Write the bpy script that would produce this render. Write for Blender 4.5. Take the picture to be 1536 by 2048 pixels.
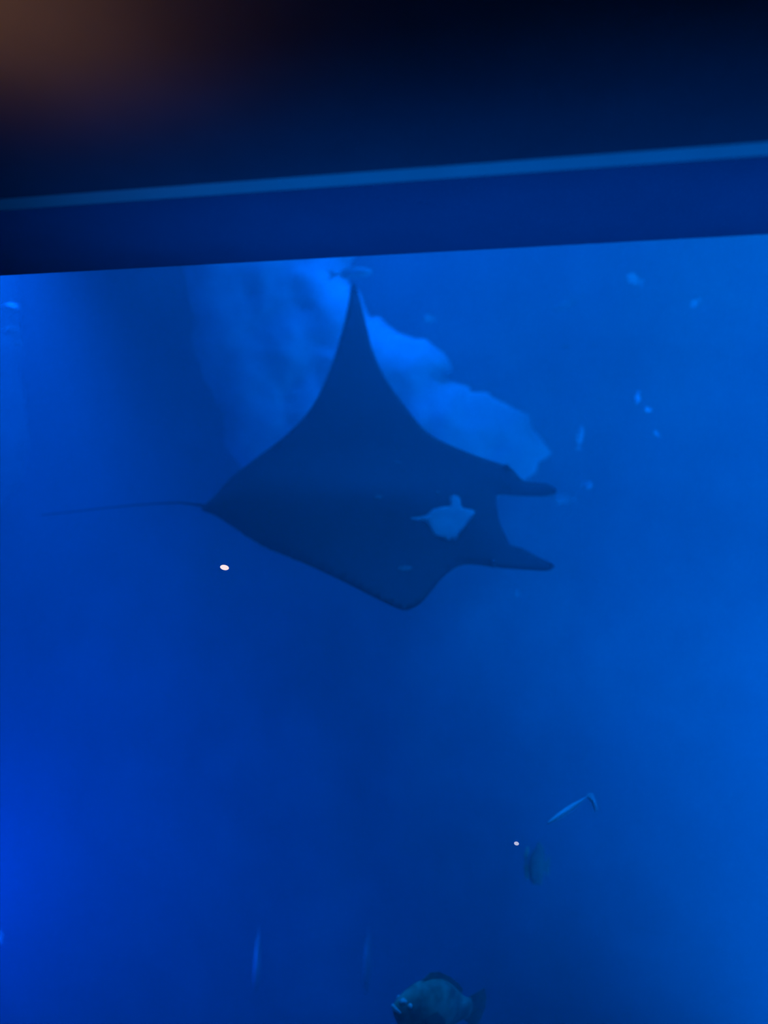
import bpy, bmesh, math, random
from mathutils import Vector, Matrix, noise
from mathutils.geometry import delaunay_2d_cdt

for o in list(bpy.data.objects):
    bpy.data.objects.remove(o)
S = bpy.context.scene
C = S.collection

# ------------------------------------------------------------------ camera
W, H = 1536.0, 2048.0
FPX = (H / 2) / math.tan(math.radians(30.0))          # 60 degrees vertical
PITCH = math.radians(5.0)
# the window head and its trim converge far to the left: that point is the room's X axis
_d = Vector((-8141.0, 74.0, -FPX)).normalized()
_uz = -math.sin(PITCH)
_uy = 0.98
for _ in range(20):
    _ux = -(_d.y * _uy + _d.z * _uz) / _d.x
    _uy = math.sqrt(1 - _ux * _ux - _uz * _uz)
X_c = -_d
Z_c = Vector((_ux, _uy, _uz)).normalized()
Y_c = Z_c.cross(X_c).normalized()
R = Matrix((X_c, Y_c, Z_c))                           # camera axes -> world axes
CAM = Vector((0.0, -2.5, 1.6))
cam_d = bpy.data.cameras.new('camera')
cam_d.sensor_fit = 'VERTICAL'
cam_d.sensor_height = 36.0
cam_d.lens = 18.0 / math.tan(math.radians(30.0))
cam_d.clip_start = 0.05
cam_d.clip_end = 100
cam_d.dof.use_dof = True
cam_d.dof.focus_distance = 3.4
cam_d.dof.aperture_fstop = 0.85
cam = bpy.data.objects.new('camera', cam_d)
cam.matrix_world = Matrix.Translation(CAM) @ R.to_4x4()
C.objects.link(cam)
S.camera = cam


def ray(px, py):
    return R @ Vector(((px - W / 2) / FPX, -(py - H / 2) / FPX, -1.0))


def at(px, py, D):
    return CAM + ray(px, py) * D


def at_y(px, py, y):
    r = ray(px, py)
    return CAM + r * ((y - CAM.y) / r.y)


def at_z(px, py, z):
    r = ray(px, py)
    return CAM + r * ((z - CAM.z) / r.z)


# ------------------------------------------------------------------ world, exposure
w = bpy.data.worlds.new('world')
S.world = w
w.use_nodes = True
w.node_tree.nodes['Background'].inputs[0].default_value = (0, 0, 0, 1)
w.node_tree.nodes['Background'].inputs[1].default_value = 0.0
S.view_settings.view_transform = 'Standard'
S.view_settings.look = 'None'
S.view_settings.gamma = 1.0
S.view_settings.use_curve_mapping = False
S.view_settings.exposure = 0.0
S.cycles.use_denoising = True
S.cycles.volume_bounces = 1
S.cycles.max_bounces = 8
S.cycles.sample_clamp_indirect = 4.0


# ------------------------------------------------------------------ lights
def aim(o, target):
    o.rotation_euler = (Vector(target) - o.location).to_track_quat('-Z', 'Y').to_euler()


def spot(name, loc, target, power, color, angle, blend=1.0, radius=0.3):
    l = bpy.data.lights.new(name, 'SPOT')
    l.energy = power
    l.color = color
    l.spot_size = math.radians(angle)
    l.spot_blend = blend
    l.shadow_soft_size = radius
    o = bpy.data.objects.new(name, l)
    o.location = loc
    aim(o, target)
    C.objects.link(o)
    return o


def area(name, loc, target, sx, sy, power, color, spread=180):
    l = bpy.data.lights.new(name, 'AREA')
    l.shape = 'RECTANGLE'
    l.size, l.size_y = sx, sy
    l.energy = power
    l.color = color
    l.spread = math.radians(spread)
    o = bpy.data.objects.new(name, l)
    o.location = loc
    aim(o, target)
    C.objects.link(o)
    return o


# lamps over the water of the tank
area('middle_lamp_bank', (-1.4, 4.9, 6.9), (-1.4, 4.9, 0), 3.2, 3.2, 240, (0.0, 0.14, 1.0))
area('right_lamp_bank', (3.6, 4.6, 6.9), (3.6, 4.6, 0), 3.6, 5.5, 325, (0.0, 0.25, 1.0))
spot('rock_lamp', (-1.8, 5.0, 6.6), at(780, 800, 9.3), 465, (0.0, 0.11, 1.0), 58, 1.0, 0.25)
spot('right_lamp', (4.2, 3.2, 6.6), at(1480, 1350, 6.5), 3000, (0.0, 0.09, 1.0), 50, 1.0, 0.3)
spot('left_lamp', (-5.5, 3.6, 6.6), at(40, 1250, 6.8), 7600, (0.0, 0.125, 1.0), 45, 1.0, 0.3)
area('added_front_fill', (0.3, 0.9, 4.2), (0.3, 2.0, 0), 5.0, 0.5, 50, (0.0, 0.21, 1.0), 110)  # added fill above the front water, brightens the near fish and haze
# submerged flood lamps beside the view
spot('left_flood_lamp', at(-330, 1820, 4.6), at(-60, 1740, 6.2), 1500, (0.0, 0.06, 1.0), 112, 1.0, 0.2)
spot('right_flood_lamp', at(1780, 1480, 5.2), at(1150, 1380, 7.5), 120, (0.0, 0.17, 1.0), 130, 1.0, 0.2)
spot('right_bottom_lamp', (3.0, 3.6, -3.6), (2.1, 4.8, 0.5), 4300, (0.0, 0.19, 1.0), 84, 1.0, 0.2)
# added unseen blue strip, washes the window head, trim and ceiling from below
area('added_blue_wash', (1.95, -0.20, 0.25), (1.95, -0.20, 2.6), 6.4, 0.06, 21.0, (0.0, 0.13, 1.0), 40)


# ------------------------------------------------------------------ materials
def mat(name, color, rough=0.7, var=0.25, scale=6.0, bump=0.0, bscale=20.0, spec=0.3, color2=None):
    m = bpy.data.materials.new(name)
    m.use_nodes = True
    nt = m.node_tree
    b = nt.nodes['Principled BSDF']
    b.inputs['Roughness'].default_value = rough
    b.inputs['Specular IOR Level'].default_value = spec
    tc = nt.nodes.new('ShaderNodeTexCoord')
    nz = nt.nodes.new('ShaderNodeTexNoise')
    nz.inputs['Scale'].default_value = scale
    nz.inputs['Detail'].default_value = 5
    nt.links.new(tc.outputs['Object'], nz.inputs['Vector'])
    rp = nt.nodes.new('ShaderNodeValToRGB')
    c2 = color2 or tuple(c * (1 + var) for c in color)
    c1 = color if color2 else tuple(c * (1 - var) for c in color)
    rp.color_ramp.elements[0].color = (*c1, 1)
    rp.color_ramp.elements[1].color = (*c2, 1)
    rp.color_ramp.elements[0].position = 0.35
    rp.color_ramp.elements[1].position = 0.65
    nt.links.new(nz.outputs['Fac'], rp.inputs['Fac'])
    nt.links.new(rp.outputs['Color'], b.inputs['Base Color'])
    if bump:
        n2 = nt.nodes.new('ShaderNodeTexNoise')
        n2.inputs['Scale'].default_value = bscale
        n2.inputs['Detail'].default_value = 6
        nt.links.new(tc.outputs['Object'], n2.inputs['Vector'])
        bp = nt.nodes.new('ShaderNodeBump')
        bp.inputs['Strength'].default_value = bump
        nt.links.new(n2.outputs['Fac'], bp.inputs['Height'])
        nt.links.new(bp.outputs['Normal'], b.inputs['Normal'])
    return m


M = {
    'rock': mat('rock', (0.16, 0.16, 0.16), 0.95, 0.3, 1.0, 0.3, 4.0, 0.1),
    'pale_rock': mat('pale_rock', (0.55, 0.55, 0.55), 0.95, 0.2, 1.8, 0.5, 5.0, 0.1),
    'sand': mat('sand', (0.35, 0.34, 0.30), 0.95, 0.15, 9.0, 0.3, 60.0, 0.1),
    'coral': mat('coral', (0.4, 0.42, 0.4), 0.9, 0.2, 12.0, 0.5, 30.0, 0.2),
    'ceiling': mat('ceiling_paint', (0.10, 0.085, 0.075), 0.85, 0.08, 3.0, 0.15, 40.0, 0.2),
    'header': mat('header_paint', (0.10, 0.11, 0.13), 0.7, 0.06, 3.0, 0.1, 40.0, 0.3),
    'trim': mat('trim_paint', (0.5, 0.75, 0.5), 0.5, 0.05, 5.0, 0.05, 30.0, 0.4),
    'manta': mat('manta_skin', (0.035, 0.037, 0.04), 0.6, 0.2, 3.0, 0.1, 25.0, 0.25),
    'manta_pale': mat('manta_pale_skin', (0.5, 0.52, 0.52), 0.6, 0.12, 8.0, 0.1, 25.0, 0.25),
    'manta_spot': mat('manta_spot_skin', (0.15, 0.17, 0.16), 0.6, 0.12, 8.0, 0.1, 25.0, 0.25),
    'grouper': mat('grouper_skin', (0.10, 0.20, 0.12), 0.6, 0.0, 11.0, 0.2, 40.0, 0.3, (0.32, 0.58, 0.36)),
    'grouper_fin': mat('grouper_fin', (0.13, 0.22, 0.15), 0.6, 0.3, 14.0, 0.2, 40.0, 0.3),
    'silver': mat('silver_skin', (0.8, 0.85, 0.82), 0.35, 0.15, 9.0, 0.05, 40.0, 0.6),
    'pale_fish': mat('pale_fish_skin', (0.6, 0.64, 0.64), 0.5, 0.2, 12.0, 0.05, 40.0, 0.4),
    'grey_fish': mat('grey_fish_skin', (0.2, 0.23, 0.23), 0.5, 0.25, 9.0, 0.05, 40.0, 0.4),
    'dark_fish': mat('dark_fish_skin', (0.07, 0.13, 0.08), 0.6, 0.3, 9.0, 0.05, 40.0, 0.3),
    'eye': mat('eye_black', (0.01, 0.01, 0.01), 0.15, 0.1, 3.0, 0, 1, 0.5),
    'lip': mat('lip_pale', (0.8, 1.0, 0.85), 0.5, 0.1, 20.0, 0, 1, 0.4),
}


def clear_mat():
    m = bpy.data.materials.new('acrylic')
    m.use_nodes = True
    nt = m.node_tree
    nt.nodes.clear()
    t = nt.nodes.new('ShaderNodeBsdfTransparent')
    t.inputs[0].default_value = (0.95, 0.965, 0.97, 1)
    out = nt.nodes.new('ShaderNodeOutputMaterial')
    nt.links.new(t.outputs[0], out.inputs['Surface'])
    return m


def water_mat():
    m = bpy.data.materials.new('sea_water')
    m.use_nodes = True
    nt = m.node_tree
    nt.nodes.clear()
    sc = nt.nodes.new('ShaderNodeVolumeScatter')
    sc.inputs['Color'].default_value = (0.6, 0.85, 1.0, 1)
    sc.inputs['Density'].default_value = 0.11
    sc.inputs['Anisotropy'].default_value = 0.25
    ab = nt.nodes.new('ShaderNodeVolumeAbsorption')
    ab.inputs['Color'].default_value = (0.1, 0.75, 0.9, 1)
    ab.inputs['Density'].default_value = 0.06
    ad = nt.nodes.new('ShaderNodeAddShader')
    nt.links.new(sc.outputs[0], ad.inputs[0])
    nt.links.new(ab.outputs[0], ad.inputs[1])
    out = nt.nodes.new('ShaderNodeOutputMaterial')
    nt.links.new(ad.outputs[0], out.inputs['Volume'])
    return m


def glow_mat(name, color, strength):
    m = bpy.data.materials.new(name)
    m.use_nodes = True
    nt = m.node_tree
    nt.nodes.clear()
    e = nt.nodes.new('ShaderNodeEmission')
    e.inputs[0].default_value = (*color, 1)
    e.inputs[1].default_value = strength
    out = nt.nodes.new('ShaderNodeOutputMaterial')
    nt.links.new(e.outputs[0], out.inputs['Surface'])
    return m


# ------------------------------------------------------------------ helpers
def tag(o, label=None, cat=None, group=None, kind=None):
    if label:
        o['label'] = label
    if cat:
        o['category'] = cat
    if group:
        o['group'] = group
    if kind:
        o['kind'] = kind
    return o


def link(name, me, m, parent=None, smooth=True):
    o = bpy.data.objects.new(name, me)
    me.materials.append(m)
    if smooth:
        for p in me.polygons:
            p.use_smooth = True
    C.objects.link(o)
    if parent:
        o.parent = parent
        o.matrix_parent_inverse = parent.matrix_world.inverted()
    return o


def from_data(name, verts, faces, m, parent=None, smooth=True, recenter=True):
    vs = [Vector(v) for v in verts]
    c = Vector((0, 0, 0))
    if recenter:
        for v in vs:
            c += v
        c /= len(vs)
    me = bpy.data.meshes.new(name)
    me.from_pydata([tuple(v - c) for v in vs], [], faces)
    bm = bmesh.new()
    bm.from_mesh(me)
    bmesh.ops.recalc_face_normals(bm, faces=bm.faces)
    bm.to_mesh(me)
    bm.free()
    o = bpy.data.objects.new(name, me)
    me.materials.append(m)
    for p in me.polygons:
        p.use_smooth = smooth
    C.objects.link(o)
    if parent:
        o.parent = parent
        o.location = c - parent.location
    else:
        o.location = c
    return o


def box(name, lo, hi, m, bevel=0.0, parent=None):
    bm = bmesh.new()
    bmesh.ops.create_cube(bm, size=1.0)
    lo, hi = Vector(lo), Vector(hi)
    for v in bm.verts:
        v.co = Vector((v.co.x * (hi.x - lo.x), v.co.y * (hi.y - lo.y), v.co.z * (hi.z - lo.z)))
    if bevel:
        bmesh.ops.bevel(bm, geom=list(bm.edges), offset=bevel, segments=3, affect='EDGES')
    me = bpy.data.meshes.new(name)
    bm.to_mesh(me)
    bm.free()
    o = link(name, me, m, parent, smooth=False)
    o.location = (lo + hi) / 2 - (parent.location if parent else Vector((0, 0, 0)))
    return o


def catmull(pts, n=4):
    out = []
    k = len(pts)
    for i in range(k):
        p0, p1, p2, p3 = (Vector(pts[(i + j - 1) % k]) for j in range(4))
        for s in range(n):
            t = s / n
            out.append(0.5 * ((2 * p1) + (p2 - p0) * t + (2 * p0 - 5 * p1 + 4 * p2 - p3) * t * t
                              + (3 * p1 - p0 - 3 * p2 + p3) * t ** 3))
    return out


def inside(p, poly):
    r = False
    j = len(poly) - 1
    for i in range(len(poly)):
        a, b = poly[i], poly[j]
        if (a[1] > p[1]) != (b[1] > p[1]) and p[0] < (b[0] - a[0]) * (p[1] - a[1]) / (b[1] - a[1]) + a[0]:
            r = not r
        j = i
    return r


def edge_dist(p, poly):
    best = 1e9
    px, py = p[0], p[1]
    for i in range(len(poly)):
        ax, ay = poly[i - 1][0], poly[i - 1][1]
        bx, by = poly[i][0], poly[i][1]
        dx, dy = bx - ax, by - ay
        L = dx * dx + dy * dy
        t = 0 if L == 0 else max(0, min(1, ((px - ax) * dx + (py - ay) * dy) / L))
        ex, ey = px - ax - t * dx, py - ay - t * dy
        q = ex * ex + ey * ey
        if q < best:
            best = q
    return math.sqrt(best)


def tri_area(outline, step):
    """points and triangles that fill an outline: its own points first, then a jittered grid inside."""
    poly = [Vector((p[0], p[1])) for p in outline]
    xs = [p.x for p in poly]
    ys = [p.y for p in poly]
    pts = list(poly)
    rnd = random.Random(3)
    y = min(ys)
    row = 0
    while y < max(ys):
        x = min(xs) + (step / 2 if row % 2 else 0)
        while x < max(xs):
            q = Vector((x + rnd.uniform(-.1, .1) * step, y + rnd.uniform(-.1, .1) * step))
            if inside(q, poly) and edge_dist(q, poly) > step * 0.45:
                pts.append(q)
            x += step
        y += step * 0.87
        row += 1
    n = len(poly)
    r = delaunay_2d_cdt(pts, [(i, (i + 1) % n) for i in range(n)], [list(range(n))], 1, 1e-4)
    return [Vector(v) for v in r[0]], [tuple(f) for f in r[2]], poly


def pillow(name, outline, step, front, back, m, parent=None):
    """closed body over an outline: FRONT and BACK give the world point of (x, y, distance to edge)."""
    pts, tris, poly = tri_area(outline, step)
    ds = [0.0 if edge_dist(p, poly) < 1e-3 else edge_dist(p, poly) for p in pts]
    verts, fi, bi = [], [], []
    for p, d in zip(pts, ds):
        a = front(p.x, p.y, d)
        fi.append(len(verts))
        verts.append(a)
        if d == 0.0:
            bi.append(fi[-1])
        else:
            bi.append(len(verts))
            verts.append(back(p.x, p.y, d))
    faces = []
    for t in tris:
        faces.append(tuple(fi[i] for i in t))
        q = tuple(bi[i] for i in reversed(t))
        if set(q) != set(faces[-1]):
            faces.append(q)
    return from_data(name, verts, faces, m, parent)


def fbm(v, octv=4, seed=0.0):
    return noise.fractal(Vector(v) + Vector((seed, seed * 1.7, -seed)), 0.9, 2.1, octv)


# ------------------------------------------------------------------ the hall side: ceiling, window head, pane
Z_HEAD = at_y(768, 510, 0.0).z
Y_OUT = at_z(768, 366, Z_HEAD).y
_r = ray(768, 341)
_B = CAM + _r * ((Y_OUT + Z_HEAD - CAM.y - CAM.z) / (_r.y + _r.z))
Z_CEIL, Y_CEIL = _B.z, _B.y          # the trim slopes at 45 degrees from the head up to the ceiling
XL, XR = -9.0, 6.5
tag(box('ceiling', (XL, -5.0, Z_CEIL), (XR, Y_CEIL, Z_CEIL + 0.2), M['ceiling']),
    'dark painted ceiling of the viewing hall above the window', 'ceiling', kind='structure')
tag(box('wall_header', (XL, Y_OUT + 0.002, Z_HEAD), (XR, 0.0, Z_CEIL + 0.2), M['header']),
    'dark blue underside of the window head above the tank', 'wall', kind='structure')
_tp = [(Y_OUT, Z_HEAD), (Y_CEIL, Z_CEIL), (Y_CEIL, Z_CEIL + 0.1), (Y_OUT, Z_CEIL + 0.1)]
tag(from_data('trim_1', [(x, y, z) for x in (XL, XR) for y, z in _tp],
              [(0, 1, 5, 4), (1, 2, 6, 5), (2, 3, 7, 6), (3, 0, 4, 7), (3, 2, 1, 0), (4, 5, 6, 7)], M['trim'], smooth=False),
    'thin light blue trim strip running along the window head', 'trim', kind='structure')
tag(box('wall_sill', (XL, -0.12, -0.2), (XR, 0.0, 0.2), M['header'], 0.01),
    'dark sill below the viewing window', 'wall', kind='structure')
tag(box('window_1', (XL, 0.0, 0.2), (XR, 0.09, Z_HEAD + 0.15), clear_mat()),
    'large clear acrylic viewing window of the aquarium tank', 'window', kind='structure')

# ------------------------------------------------------------------ the tank: water, floor, rock walls
YB = 7.2
TZ0, TZ1 = -4.8, 7.0
tag(box('water', (XL + 0.3, 0.10, TZ0 + 0.05), (XR - 0.3, YB + 1.6, TZ1), water_mat()),
    'hazy deep blue sea water filling the aquarium tank', 'water', kind='stuff')


def rock_wall(name, fn, nu, nv, m, label, cat='wall'):
    verts = [fn(i / nu, j / nv) for j in range(nv + 1) for i in range(nu + 1)]
    faces = [(j * (nu + 1) + i, j * (nu + 1) + i + 1, (j + 1) * (nu + 1) + i + 1, (j + 1) * (nu + 1) + i)
             for j in range(nv) for i in range(nu)]
    return tag(from_data(name, verts, faces, m), label, cat, kind='structure')


def back_fn(u, v):
    x = XL + 0.3 + u * (XR - XL - 0.6)
    z = TZ0 + v * (TZ1 - TZ0)
    n = fbm((x * 0.45, z * 0.45, 0), 5, 4.0)
    ledge = 0.25 * math.sin(z * 2.1 + 1.5 * fbm((x * 0.3, z * 0.2, 5), 3, 1.0))
    return (x, YB + 0.7 - 0.45 * n - 0.3 * ledge, z)


rock_wall('wall_back', back_fn, 150, 110, M['rock'], 'uneven rock wall at the back of the tank, dim blue through the water')
rock_wall('wall_left', lambda u, v: (XL + 0.35 + 0.3 * fbm((u * 4, v * 6, 1), 4, 2.0), 0.1 + u * (YB + 1.4), TZ0 + v * (TZ1 - TZ0)),
          50, 60, M['rock'], 'rough rock side wall left of the tank')
rock_wall('wall_right', lambda u, v: (XR - 0.35 - 0.3 * fbm((u * 4, v * 6, 1), 4, 7.0), 0.1 + u * (YB + 1.4), TZ0 + v * (TZ1 - TZ0)),
          50, 60, M['rock'], 'rough rock side wall right of the tank')
rock_wall('floor', lambda u, v: (XL + 0.3 + u * (XR - XL - 0.6), 0.1 + v * (YB + 1.4), TZ0 + 0.12 * fbm((u * 9, v * 6, 0), 4, 9.0)),
          70, 45, M['sand'], 'sandy bottom of the deep tank', 'floor')


def rock(name, outline, D, bulge, m, label, seed, step=16, rough=0.25, soft=140.0, jag=4):
    out = catmull(outline, 3)
    rnd = random.Random(seed)
    out = [p + Vector((rnd.uniform(-jag, jag), rnd.uniform(-jag, jag))) for p in out]

    def front(x, y, d):
        k = min(1.0, d / soft)
        b = bulge * math.sqrt(1 - (1 - k) ** 2)
        p = at(x, y, D)
        n = fbm((p.x * 1.8, p.z * 1.8, 0.3), 5, seed) * rough * (0.35 + 0.65 * k)
        return at(x, y, D - b - n)

    def back(x, y, d):
        return at_y(x, y, YB + 0.7)          # grown into the back wall
    o = pillow(name, out, step, front, back, m)
    return tag(o, label, 'rock', 'rock outcrops of the tank')


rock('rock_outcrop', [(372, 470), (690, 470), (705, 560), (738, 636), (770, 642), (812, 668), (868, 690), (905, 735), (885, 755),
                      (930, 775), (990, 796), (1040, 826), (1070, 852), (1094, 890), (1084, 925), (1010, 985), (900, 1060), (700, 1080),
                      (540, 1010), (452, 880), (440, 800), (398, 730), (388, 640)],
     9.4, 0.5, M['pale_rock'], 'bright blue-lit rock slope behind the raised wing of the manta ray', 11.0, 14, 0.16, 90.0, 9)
rock('rock_column', [(-160, 480), (20, 520), (34, 600), (44, 690), (40, 760), (58, 850), (52, 930), (0, 1010), (-160, 1060)],
     8.6, 0.6, M['rock'], 'dim rock column at the far left edge of the tank', 21.0)

# ------------------------------------------------------------------ manta ray
MANTA = [(402, 1018), (425, 995), (455, 962), (500, 925), (560, 880), (610, 832), (640, 785), (665, 725), (686, 655), (697, 605),
         (701, 575), (707, 565), (713, 575), (722, 608), (735, 660), (745, 700), (770, 755), (810, 812), (855, 865), (905, 892),
         (960, 914), (1018, 934), (1035, 950), (1052, 963), (1092, 966), (1113, 979), (1106, 990), (1080, 993), (1040, 992),
         (1002, 990), (993, 994), (994, 1015), (1000, 1045), (1012, 1072), (1022, 1090), (1045, 1097), (1075, 1113), (1104, 1127), (1109, 1134),
         (1098, 1141), (1070, 1141), (1000, 1136), (940, 1129), (912, 1135), (885, 1156), (860, 1186), (840, 1208), (815, 1220),
         (795, 1217), (760, 1201), (700, 1170), (620, 1132), (540, 1098), (490, 1070), (460, 1050), (428, 1030)]
MD = 6.0


def mid_y(x):
    return 1018 + (x - 402) * (1045 - 1018) / 600.0


def m_depth(x, y):
    s = (mid_y(x) - y) / FPX * MD            # metres above the midline as seen
    if s >= 0:
        return MD + 0.85 * s - 0.03 * s * s
    s = -s
    return MD - 0.85 * s - 1.0 * s * s


def m_normal(x, y):
    e = 3.0
    a = at(x + e, y, m_depth(x + e, y)) - at(x - e, y, m_depth(x - e, y))
    b = at(x, y + e, m_depth(x, y + e)) - at(x, y - e, m_depth(x, y - e))
    n = a.cross(b).normalized()
    if n.dot(CAM - at(x, y, MD)) < 0:
        n = -n
    return n


def m_thick(x, y, d):
    body = math.exp(-((y - mid_y(x)) / 85.0) ** 2) * max(0.0, math.sin(math.pi * min(1, max(0, (x - 390) / 640.0)))) ** 0.6
    t = 0.014 + 0.17 * body
    k = min(1.0, d / 62.0)
    return t * math.sqrt(max(0.0, 1 - (1 - k) ** 2)) + 0.0


m_out = catmull(MANTA, 4)


def m_surf(x, y, d, side, extra=0.0):
    return at(x, y, m_depth(x, y)) + m_normal(x, y) * side * (m_thick(x, y, d) + extra)


def tube(path, radii, seg=8):
    verts, faces = [], []
    for i, p in enumerate(path):
        a = (path[min(i + 1, len(path) - 1)] - path[max(i - 1, 0)]).normalized()
        u = a.cross(Vector((0, 0, 1))).normalized()
        v = a.cross(u)
        for k in range(seg):
            t = 2 * math.pi * k / seg
            verts.append(p + (u * math.cos(t) + v * math.sin(t)) * radii[i])
    for i in range(len(path) - 1):
        for k in range(seg):
            faces.append((i * seg + k, i * seg + (k + 1) % seg, (i + 1) * seg + (k + 1) % seg, (i + 1) * seg + k))
    faces.append(tuple(range(seg)))
    faces.append(tuple((len(path) - 1) * seg + k for k in range(seg)))
    return verts, faces


manta = pillow('manta_ray', m_out, 11, lambda x, y, d: m_surf(x, y, d, 1), lambda x, y, d: m_surf(x, y, d, -1), M['manta'])
tag(manta, 'large dark manta ray gliding with one wing raised and horn fins pointing right', 'manta ray')
# whip tail grown into the same mesh
tp = [(470, 1017), (430, 1015), (400, 1010), (360, 1005), (310, 1007), (260, 1011), (200, 1017), (140, 1024), (84, 1030)]
path = [at(x, y, MD + 0.02 * i) for i, (x, y) in enumerate(tp)]
tv, tf = tube(path, [0.03, 0.020, 0.010, 0.0055, 0.0045, 0.004, 0.0035, 0.003, 0.0025])
bm = bmesh.new()
bm.from_mesh(manta.data)
nv = [bm.verts.new(v - manta.location) for v in tv]
for f in tf:
    ff = bm.faces.new([nv[i] for i in f])
    ff.smooth = True
bm.to_mesh(manta.data)
bm.free()


def manta_patch(name, outline, label=None, step=7, extra=0.004, m=None):
    out = catmull(outline, 3)

    def fr(x, y, d):
        return m_surf(x, y, edge_dist((x, y), m_out), 1, extra + 0.004 * min(1, d / 6))

    def bk(x, y, d):
        return m_surf(x, y, edge_dist((x, y), m_out), 1, -0.004)
    o = pillow(name, out, step, fr, bk, m or M['manta_pale'], manta)
    if label:
        o['label'] = label
    return o


manta_patch('pale_patch', [(818, 1070), (848, 1064), (862, 1051), (885, 1042), (897, 1039), (895, 1024), (905, 1014), (917, 1021), (921, 1040),
                           (946, 1044), (938, 1063), (918, 1088), (906, 1102), (880, 1101), (862, 1093), (851, 1077), (835, 1073)],
            'pale blue irregular patch near the head of the manta ray')


def ell(cx, cy, rx, ry, a=0.0, n=8):
    return [(cx + rx * math.cos(t) * math.cos(a) - ry * math.sin(t) * math.sin(a), cy + rx * math.cos(t) * math.sin(a) + ry * math.sin(t) * math.cos(a))
            for t in (2 * math.pi * k / n for k in range(n))]


for cx, cy, rx, ry in ((755, 1030, 9, 5), (793, 936, 9, 4), (810, 1149, 15, 5), (872, 1012, 5, 4)):
    manta_patch('pale_spot', ell(cx, cy, rx, ry), 'small faint pale spot', 4, 0.002, M['manta_spot'])


def ball(name, c, r, m, parent=None, scale=(1, 1, 1), rot=None, seg=14, bumpy=0.0):
    bm = bmesh.new()
    bmesh.ops.create_uvsphere(bm, u_segments=seg, v_segments=max(6, seg // 2 + 2), radius=1.0)
    for v in bm.verts:
        k = 1.0 + (bumpy * noise.noise(v.co * 2.3 + Vector(c)) if bumpy else 0)
        co = Vector((v.co.x * scale[0], v.co.y * scale[1], v.co.z * scale[2])) * r * k
        v.co = rot @ co if rot else co
    me = bpy.data.meshes.new(name)
    bm.to_mesh(me)
    bm.free()
    o = bpy.data.objects.new(name, me)
    me.materials.append(m)
    for p in me.polygons:
        p.use_smooth = True
    C.objects.link(o)
    o.location = Vector(c) - (parent.location if parent else Vector((0, 0, 0)))
    if parent:
        o.parent = parent
    return o


for (ex, ey) in ((1012, 938), (985, 1131)):
    ball('eye', m_surf(ex, ey, 6, 1), 0.028, M['eye'], manta)


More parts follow.
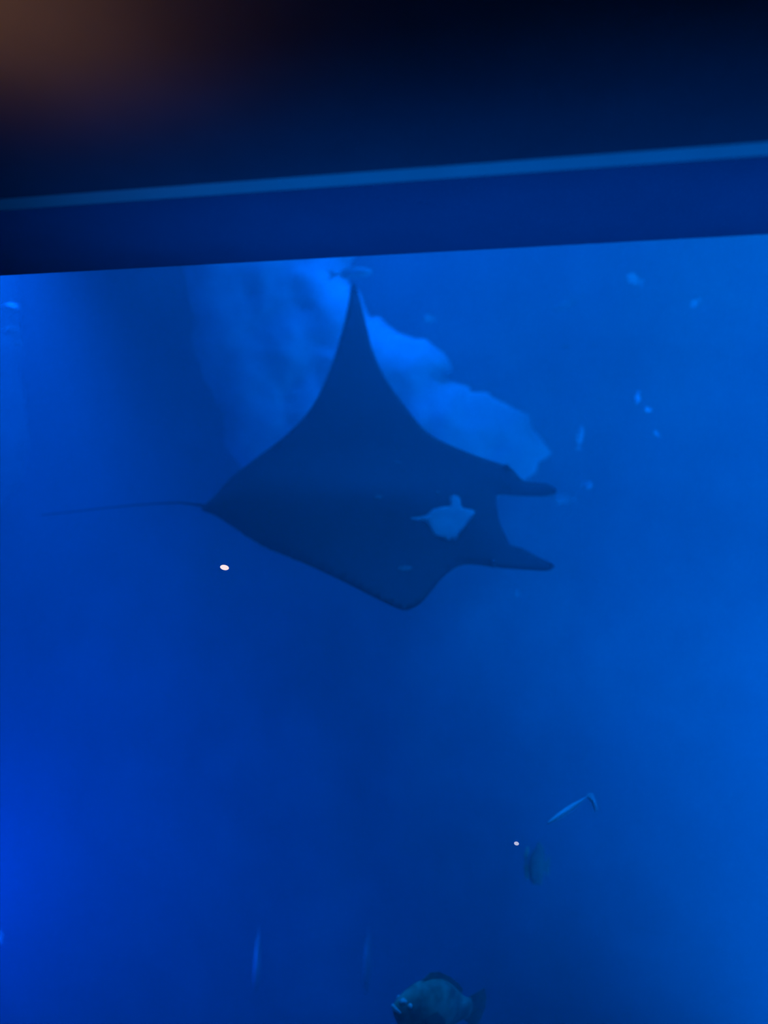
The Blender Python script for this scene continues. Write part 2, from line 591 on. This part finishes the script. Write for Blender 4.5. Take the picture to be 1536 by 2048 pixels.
# ------------------------------------------------------------------ fish
def fish(name, nose, tail, label, skin, fin=None, hr=0.4, wr=0.16, up=None, parts='full', peak=0.38, group='fish in the tank',
         cat='fish', forked=True, eyem=None, hmul=1.0, tail_pts=None, blunt=0.75, root=0.17, dors=1.0):
    """a fish from NOSE to tail root (world points): one body mesh that carries fins and eyes."""
    fin = fin or skin
    nose, tail = Vector(nose), Vector(tail)
    ax = tail - nose
    L = ax.length
    ax.normalize()
    upv = Vector(up) if up else Vector((0, 0, 1))
    upv = (upv - ax * upv.dot(ax)).normalized()
    sd = ax.cross(upv).normalized()
    Hh, Wd = L * hr / 2 * hmul, L * wr / 2

    def prof(t):
        if t < peak:
            return (math.sin(math.pi / 2 * (t / peak) ** 0.8)) ** blunt
        u = (t - peak) / (1 - peak)
        return root + (1 - root) * (0.5 + 0.5 * math.cos(math.pi * u)) ** 0.9
    verts, faces = [], []
    n, seg = 22, 18
    for i in range(n + 1):
        t = max(0.004, i / n)
        p = prof(t)
        c = nose + ax * (L * t) - upv * (0.05 * Hh * math.sin(math.pi * t))
        for k in range(seg):
            a = 2 * math.pi * k / seg
            verts.append(c + upv * (math.sin(a) * Hh * p) + sd * (math.cos(a) * Wd * p ** 0.9))
    for i in range(n):
        for k in range(seg):
            faces.append((i * seg + k, i * seg + (k + 1) % seg, (i + 1) * seg + (k + 1) % seg, (i + 1) * seg + k))
    faces.append(tuple(range(seg)))
    faces.append(tuple(n * seg + k for k in range(seg)))
    body = from_data(name, verts, faces, skin)
    tag(body, label, cat, group)

    def sheet(nm, pts2, thick, off=0.0, tilt=0.0):
        # pts2: (along, up) in units of L from nose
        th = thick * L
        n2 = len(pts2)
        v2 = []
        cx = sum(q[0] for q in pts2) / n2
        cy = sum(q[1] for q in pts2) / n2
        for s in (-1, 1):
            for (a, b) in pts2:
                v2.append(nose + ax * (a * L) + upv * (b * L) + sd * (off * L + s * th * 0.25 + tilt * (a - pts2[0][0]) * L))
            v2.append(nose + ax * (cx * L) + upv * (cy * L) + sd * (off * L + s * th + tilt * (cx - pts2[0][0]) * L))
        f2 = []
        for i in range(n2):
            j = (i + 1) % n2
            f2.append((i, j, n2))
            f2.append((n2 + 1 + j, n2 + 1 + i, 2 * n2 + 1))
            f2.append((i, n2 + 1 + i, n2 + 1 + j, j))
        return from_data(nm, v2, f2, fin, body, smooth=False)
    h = hr / 2 * hmul
    if tail_pts:
        sheet('tail_fin', tail_pts, 0.05)
    elif forked:
        sheet('tail_fin', [(0.97, 0.16 * h), (1.06, 0.45 * h), (1.2, 0.95 * h), (1.25, 0.98 * h), (1.18, 0.4 * h), (1.13, 0), (1.18, -0.4 * h), (1.25, -0.98 * h),
                           (1.2, -0.95 * h), (1.06, -0.45 * h), (0.97, -0.16 * h)], 0.014)
    else:
        sheet('tail_fin', [(0.94, 0.9 * root * h), (1.06, 0.5 * h), (1.17, 0.68 * h), (1.23, 0.38 * h), (1.25, 0), (1.23, -0.38 * h), (1.17, -0.68 * h),
                           (1.06, -0.5 * h), (0.94, -0.9 * root * h)], 0.016)
    if parts in ('full', 'some'):
        sheet('dorsal_fin', [(0.28, 0.85 * h), (0.36, 1.0 * h + 0.25 * h * dors), (0.48, 1.0 * h + 0.32 * h * dors), (0.62, 0.9 * h + 0.28 * h * dors), (0.76, 0.7 * h + 0.3 * h * dors), (0.86, 0.62 * h), (0.86, 0.25 * h), (0.6, 0.6 * h)], 0.012)
        sheet('anal_fin', [(0.6, -0.55 * h), (0.66, -1.12 * h), (0.76, -1.05 * h), (0.86, -0.6 * h), (0.85, -0.22 * h)], 0.012)
    if parts == 'full':
        for s in (-1, 1):
            sheet('pectoral_fin', [(0.30, -0.1 * h), (0.40, 0.12 * h), (0.5, -0.05 * h), (0.52, -0.3 * h), (0.44, -0.5 * h), (0.34, -0.35 * h)], 0.01, s * wr * 0.46, s * 0.25)
            sheet('pelvic_fin', [(0.34, -0.85 * h), (0.40, -0.8 * h), (0.48, -1.15 * h), (0.46, -1.35 * h), (0.38, -1.2 * h)], 0.01, s * wr * 0.12, s * 0.05)
            t = 0.13
            p = prof(t)
            ce = nose + ax * (L * t) + upv * (0.32 * Hh * p) + sd * (s * Wd * p ** 0.9 * 0.93)
            ball('eye', ce, L * 0.022, eyem or M['eye'], body)
    return body


# big dim fish cut by the lower edge of the picture
gn, gt = at(785, 2014, 4.5), at(935, 2016, 4.85)
g = fish('grouper', gn, gt, 'stout dark mottled fish with pale snout at the bottom edge of the picture', M['grouper'], M['grouper_fin'], 0.55, 0.30,
         parts='full', forked=False, eyem=M['lip'], up=(0.12, 0, 1), blunt=1.0, peak=0.5, root=0.34, dors=0.45)
gax = (gt - gn).normalized()
for nm, path, rr in (('lip', [(808, 2027), (798, 2024), (789, 2017), (785, 2010)], [0.006, 0.009, 0.011, 0.008]),
                     ('cheek_mark', [(800, 2004), (806, 2002), (812, 2004)], [0.008, 0.014, 0.009])):
    tv, tf = tube([at(x, y, 4.5 - 0.02 + 0.0016 * (x - 785)) for x, y in path], rr)
    from_data(nm, tv, tf, M['lip'], g)['label'] = 'pale cyan marking on the snout'

# slender bright fish, tail dropping at its upper right end
fish('slender_fish', at(1094, 1648, 4.6), at(1178, 1591, 4.7), 'slender bright cyan fish slanting up to a bent tail, low on the right', M['silver'], None, 0.12, 0.12,
     up=(-0.3, 0, 1), parts='none', peak=0.5,
     tail_pts=[(0.95, 0.02), (1.02, 0.04), (1.08, 0.0), (1.07, -0.14), (1.03, -0.30), (0.96, -0.31), (0.975, -0.14), (0.96, -0.03)])

# dark deep fish seen nearly head-on below the slender fish
df = fish('deep_bodied_fish', at(1060, 1730, 5.9), at(1092, 1732, 6.3), 'dim greenish deep-bodied fish turned end-on below the slender bright fish', M['dark_fish'], None, 0.50, 0.17, parts='some', forked=False)
tv, tf = tube([at(1056, 1694, 5.93), at(1052, 1712, 5.88), at(1052, 1734, 5.87), at(1054, 1758, 5.92)], [0.008, 0.014, 0.014, 0.008])  # light on the fish's left edge, put into colour as a paler strip
from_data('lit_edge', tv, tf, mat('lit_edge_skin', (0.14, 0.34, 0.16), 0.6), df)['label'] = 'greenish lit edge down the face'
# two pale narrow fish, end-on
fish('narrow_fish', at(512, 1930, 6.6), at(516, 1922, 7.05), 'faint pale tall narrow fish seen end-on, bottom left of centre', mat('dull_fish_skin', (0.33, 0.36, 0.36), 0.5), None, 0.80, 0.11, parts='some', peak=0.45)
fish('narrow_fish', at(731, 1930, 7.2), at(737, 1924, 7.7), 'very faint tall narrow fish seen end-on, left of the mottled fish', M['grey_fish'], None, 0.80, 0.13, parts='some', peak=0.45)

SMALL = [
    # nose, tail, D, skin, hr, label
    ((1272, 808), (1276, 786), 6.6, 'silver', 0.42, 'small bright fish pointing down, upper of the pair right of the manta ray'),
    ((1289, 819), (1302, 820), 6.6, 'silver', 0.5, 'tiny bright fish just below its upright partner right of the manta ray'),
    ((1307, 862), (1318, 871), 7.4, 'pale_fish', 0.45, 'tiny faint fish below the bright pair at the right'),
    ((1162, 850), (1158, 892), 7.6, 'pale_fish', 0.3, 'thin faint upright fish above the upper horn fin tip'),
    ((1184, 972), (1168, 968), 7.4, 'silver', 0.8, 'small pale round fish right of the upper horn fin tip'),
    ((1104, 999), (1146, 998), 7.9, 'grey_fish', 0.42, 'pale blue fish just beneath the upper horn fin tip'),
    ((846, 637), (868, 637), 7.6, 'pale_fish', 0.62, 'small round pale fish above the bright rock slope'),
    ((1252, 552), (1280, 564), 7.8, 'pale_fish', 0.6, 'faint pale fish high on the right under the window head'),
    ((1380, 614), (1398, 600), 7.4, 'pale_fish', 0.45, 'small slanted pale fish near the upper right edge'),
    ((1140, 692), (1124, 692), 8.0, 'grey_fish', 0.7, 'very faint round fish on the dim water above right of the manta ray'),
    ((1108, 622), (1160, 596), 8.2, 'grey_fish', 0.3, 'long faint fish slanting up to the right, high on the right'),
    ((745, 543), (672, 549), 7.6, 'pale_fish', 0.28, 'pale fish touching the tip of the raised wing under the window head'),
    ((1029, 1187), (1038, 1187), 6.8, 'grey_fish', 0.9, 'tiny dim fish below the lower horn fin'),
    ((3, 1890), (-6, 1855), 6.4, 'dark_fish', 0.4, 'small blurred fish cut by the left edge near the bottom'),
]
for nz, tl, D, sk, hr, lab in SMALL:
    dx, dy = tl[0] - nz[0], tl[1] - nz[1]
    upw = R @ Vector((-dy, -dx, 0)).normalized() if abs(dy) > abs(dx) else Vector((0, 0, 1))
    fish('small_fish', at(nz[0], nz[1], D), at(tl[0], tl[1], D + 0.04), lab, M[sk], None, hr, 0.22, up=upw, parts='some', group='small fish in the tank')

# coral lumps on the column at the left edge
for cx, cy, r, lab in ((22, 617, 14, 'topmost pale coral lump on the rock column at the left edge'),
                       (24, 662, 13, 'middle pale coral lump on the rock column at the left edge'),
                       (34, 688, 9, 'lowest small coral lump on the rock column at the left edge')):
    D = 7.8
    tag(ball('coral_lump', at(cx, cy, D), r / FPX * D, M['coral'], None, (1.15, 1.0, 0.55), None, 18, 0.9), lab, 'coral', 'coral lumps at the left edge')

# ------------------------------------------------------------------ two glowing beads in place of lamp reflections in the pane
GL = glow_mat('pane_glint_glow', (1.0, 0.72, 0.72), 1.25)
GL2 = glow_mat('pane_glint_glow_dim', (0.66, 0.66, 0.92), 0.9)
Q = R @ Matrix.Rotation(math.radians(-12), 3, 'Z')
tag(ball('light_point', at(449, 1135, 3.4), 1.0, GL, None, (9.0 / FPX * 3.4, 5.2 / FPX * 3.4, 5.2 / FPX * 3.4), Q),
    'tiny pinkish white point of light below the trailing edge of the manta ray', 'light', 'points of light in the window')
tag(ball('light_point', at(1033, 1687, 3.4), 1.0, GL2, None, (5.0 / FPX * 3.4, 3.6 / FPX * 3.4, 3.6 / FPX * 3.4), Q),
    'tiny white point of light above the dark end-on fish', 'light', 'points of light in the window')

# ------------------------------------------------------------------ warm lamp under the hall ceiling, outside the view at upper left
lp = at_z(-150, -60, Z_CEIL)
spot('hall_lamp', (lp.x, lp.y, Z_CEIL - 0.45), (lp.x, lp.y, Z_CEIL), 5.2, (1.0, 0.52, 0.28), 128, 1.0, 0.05)
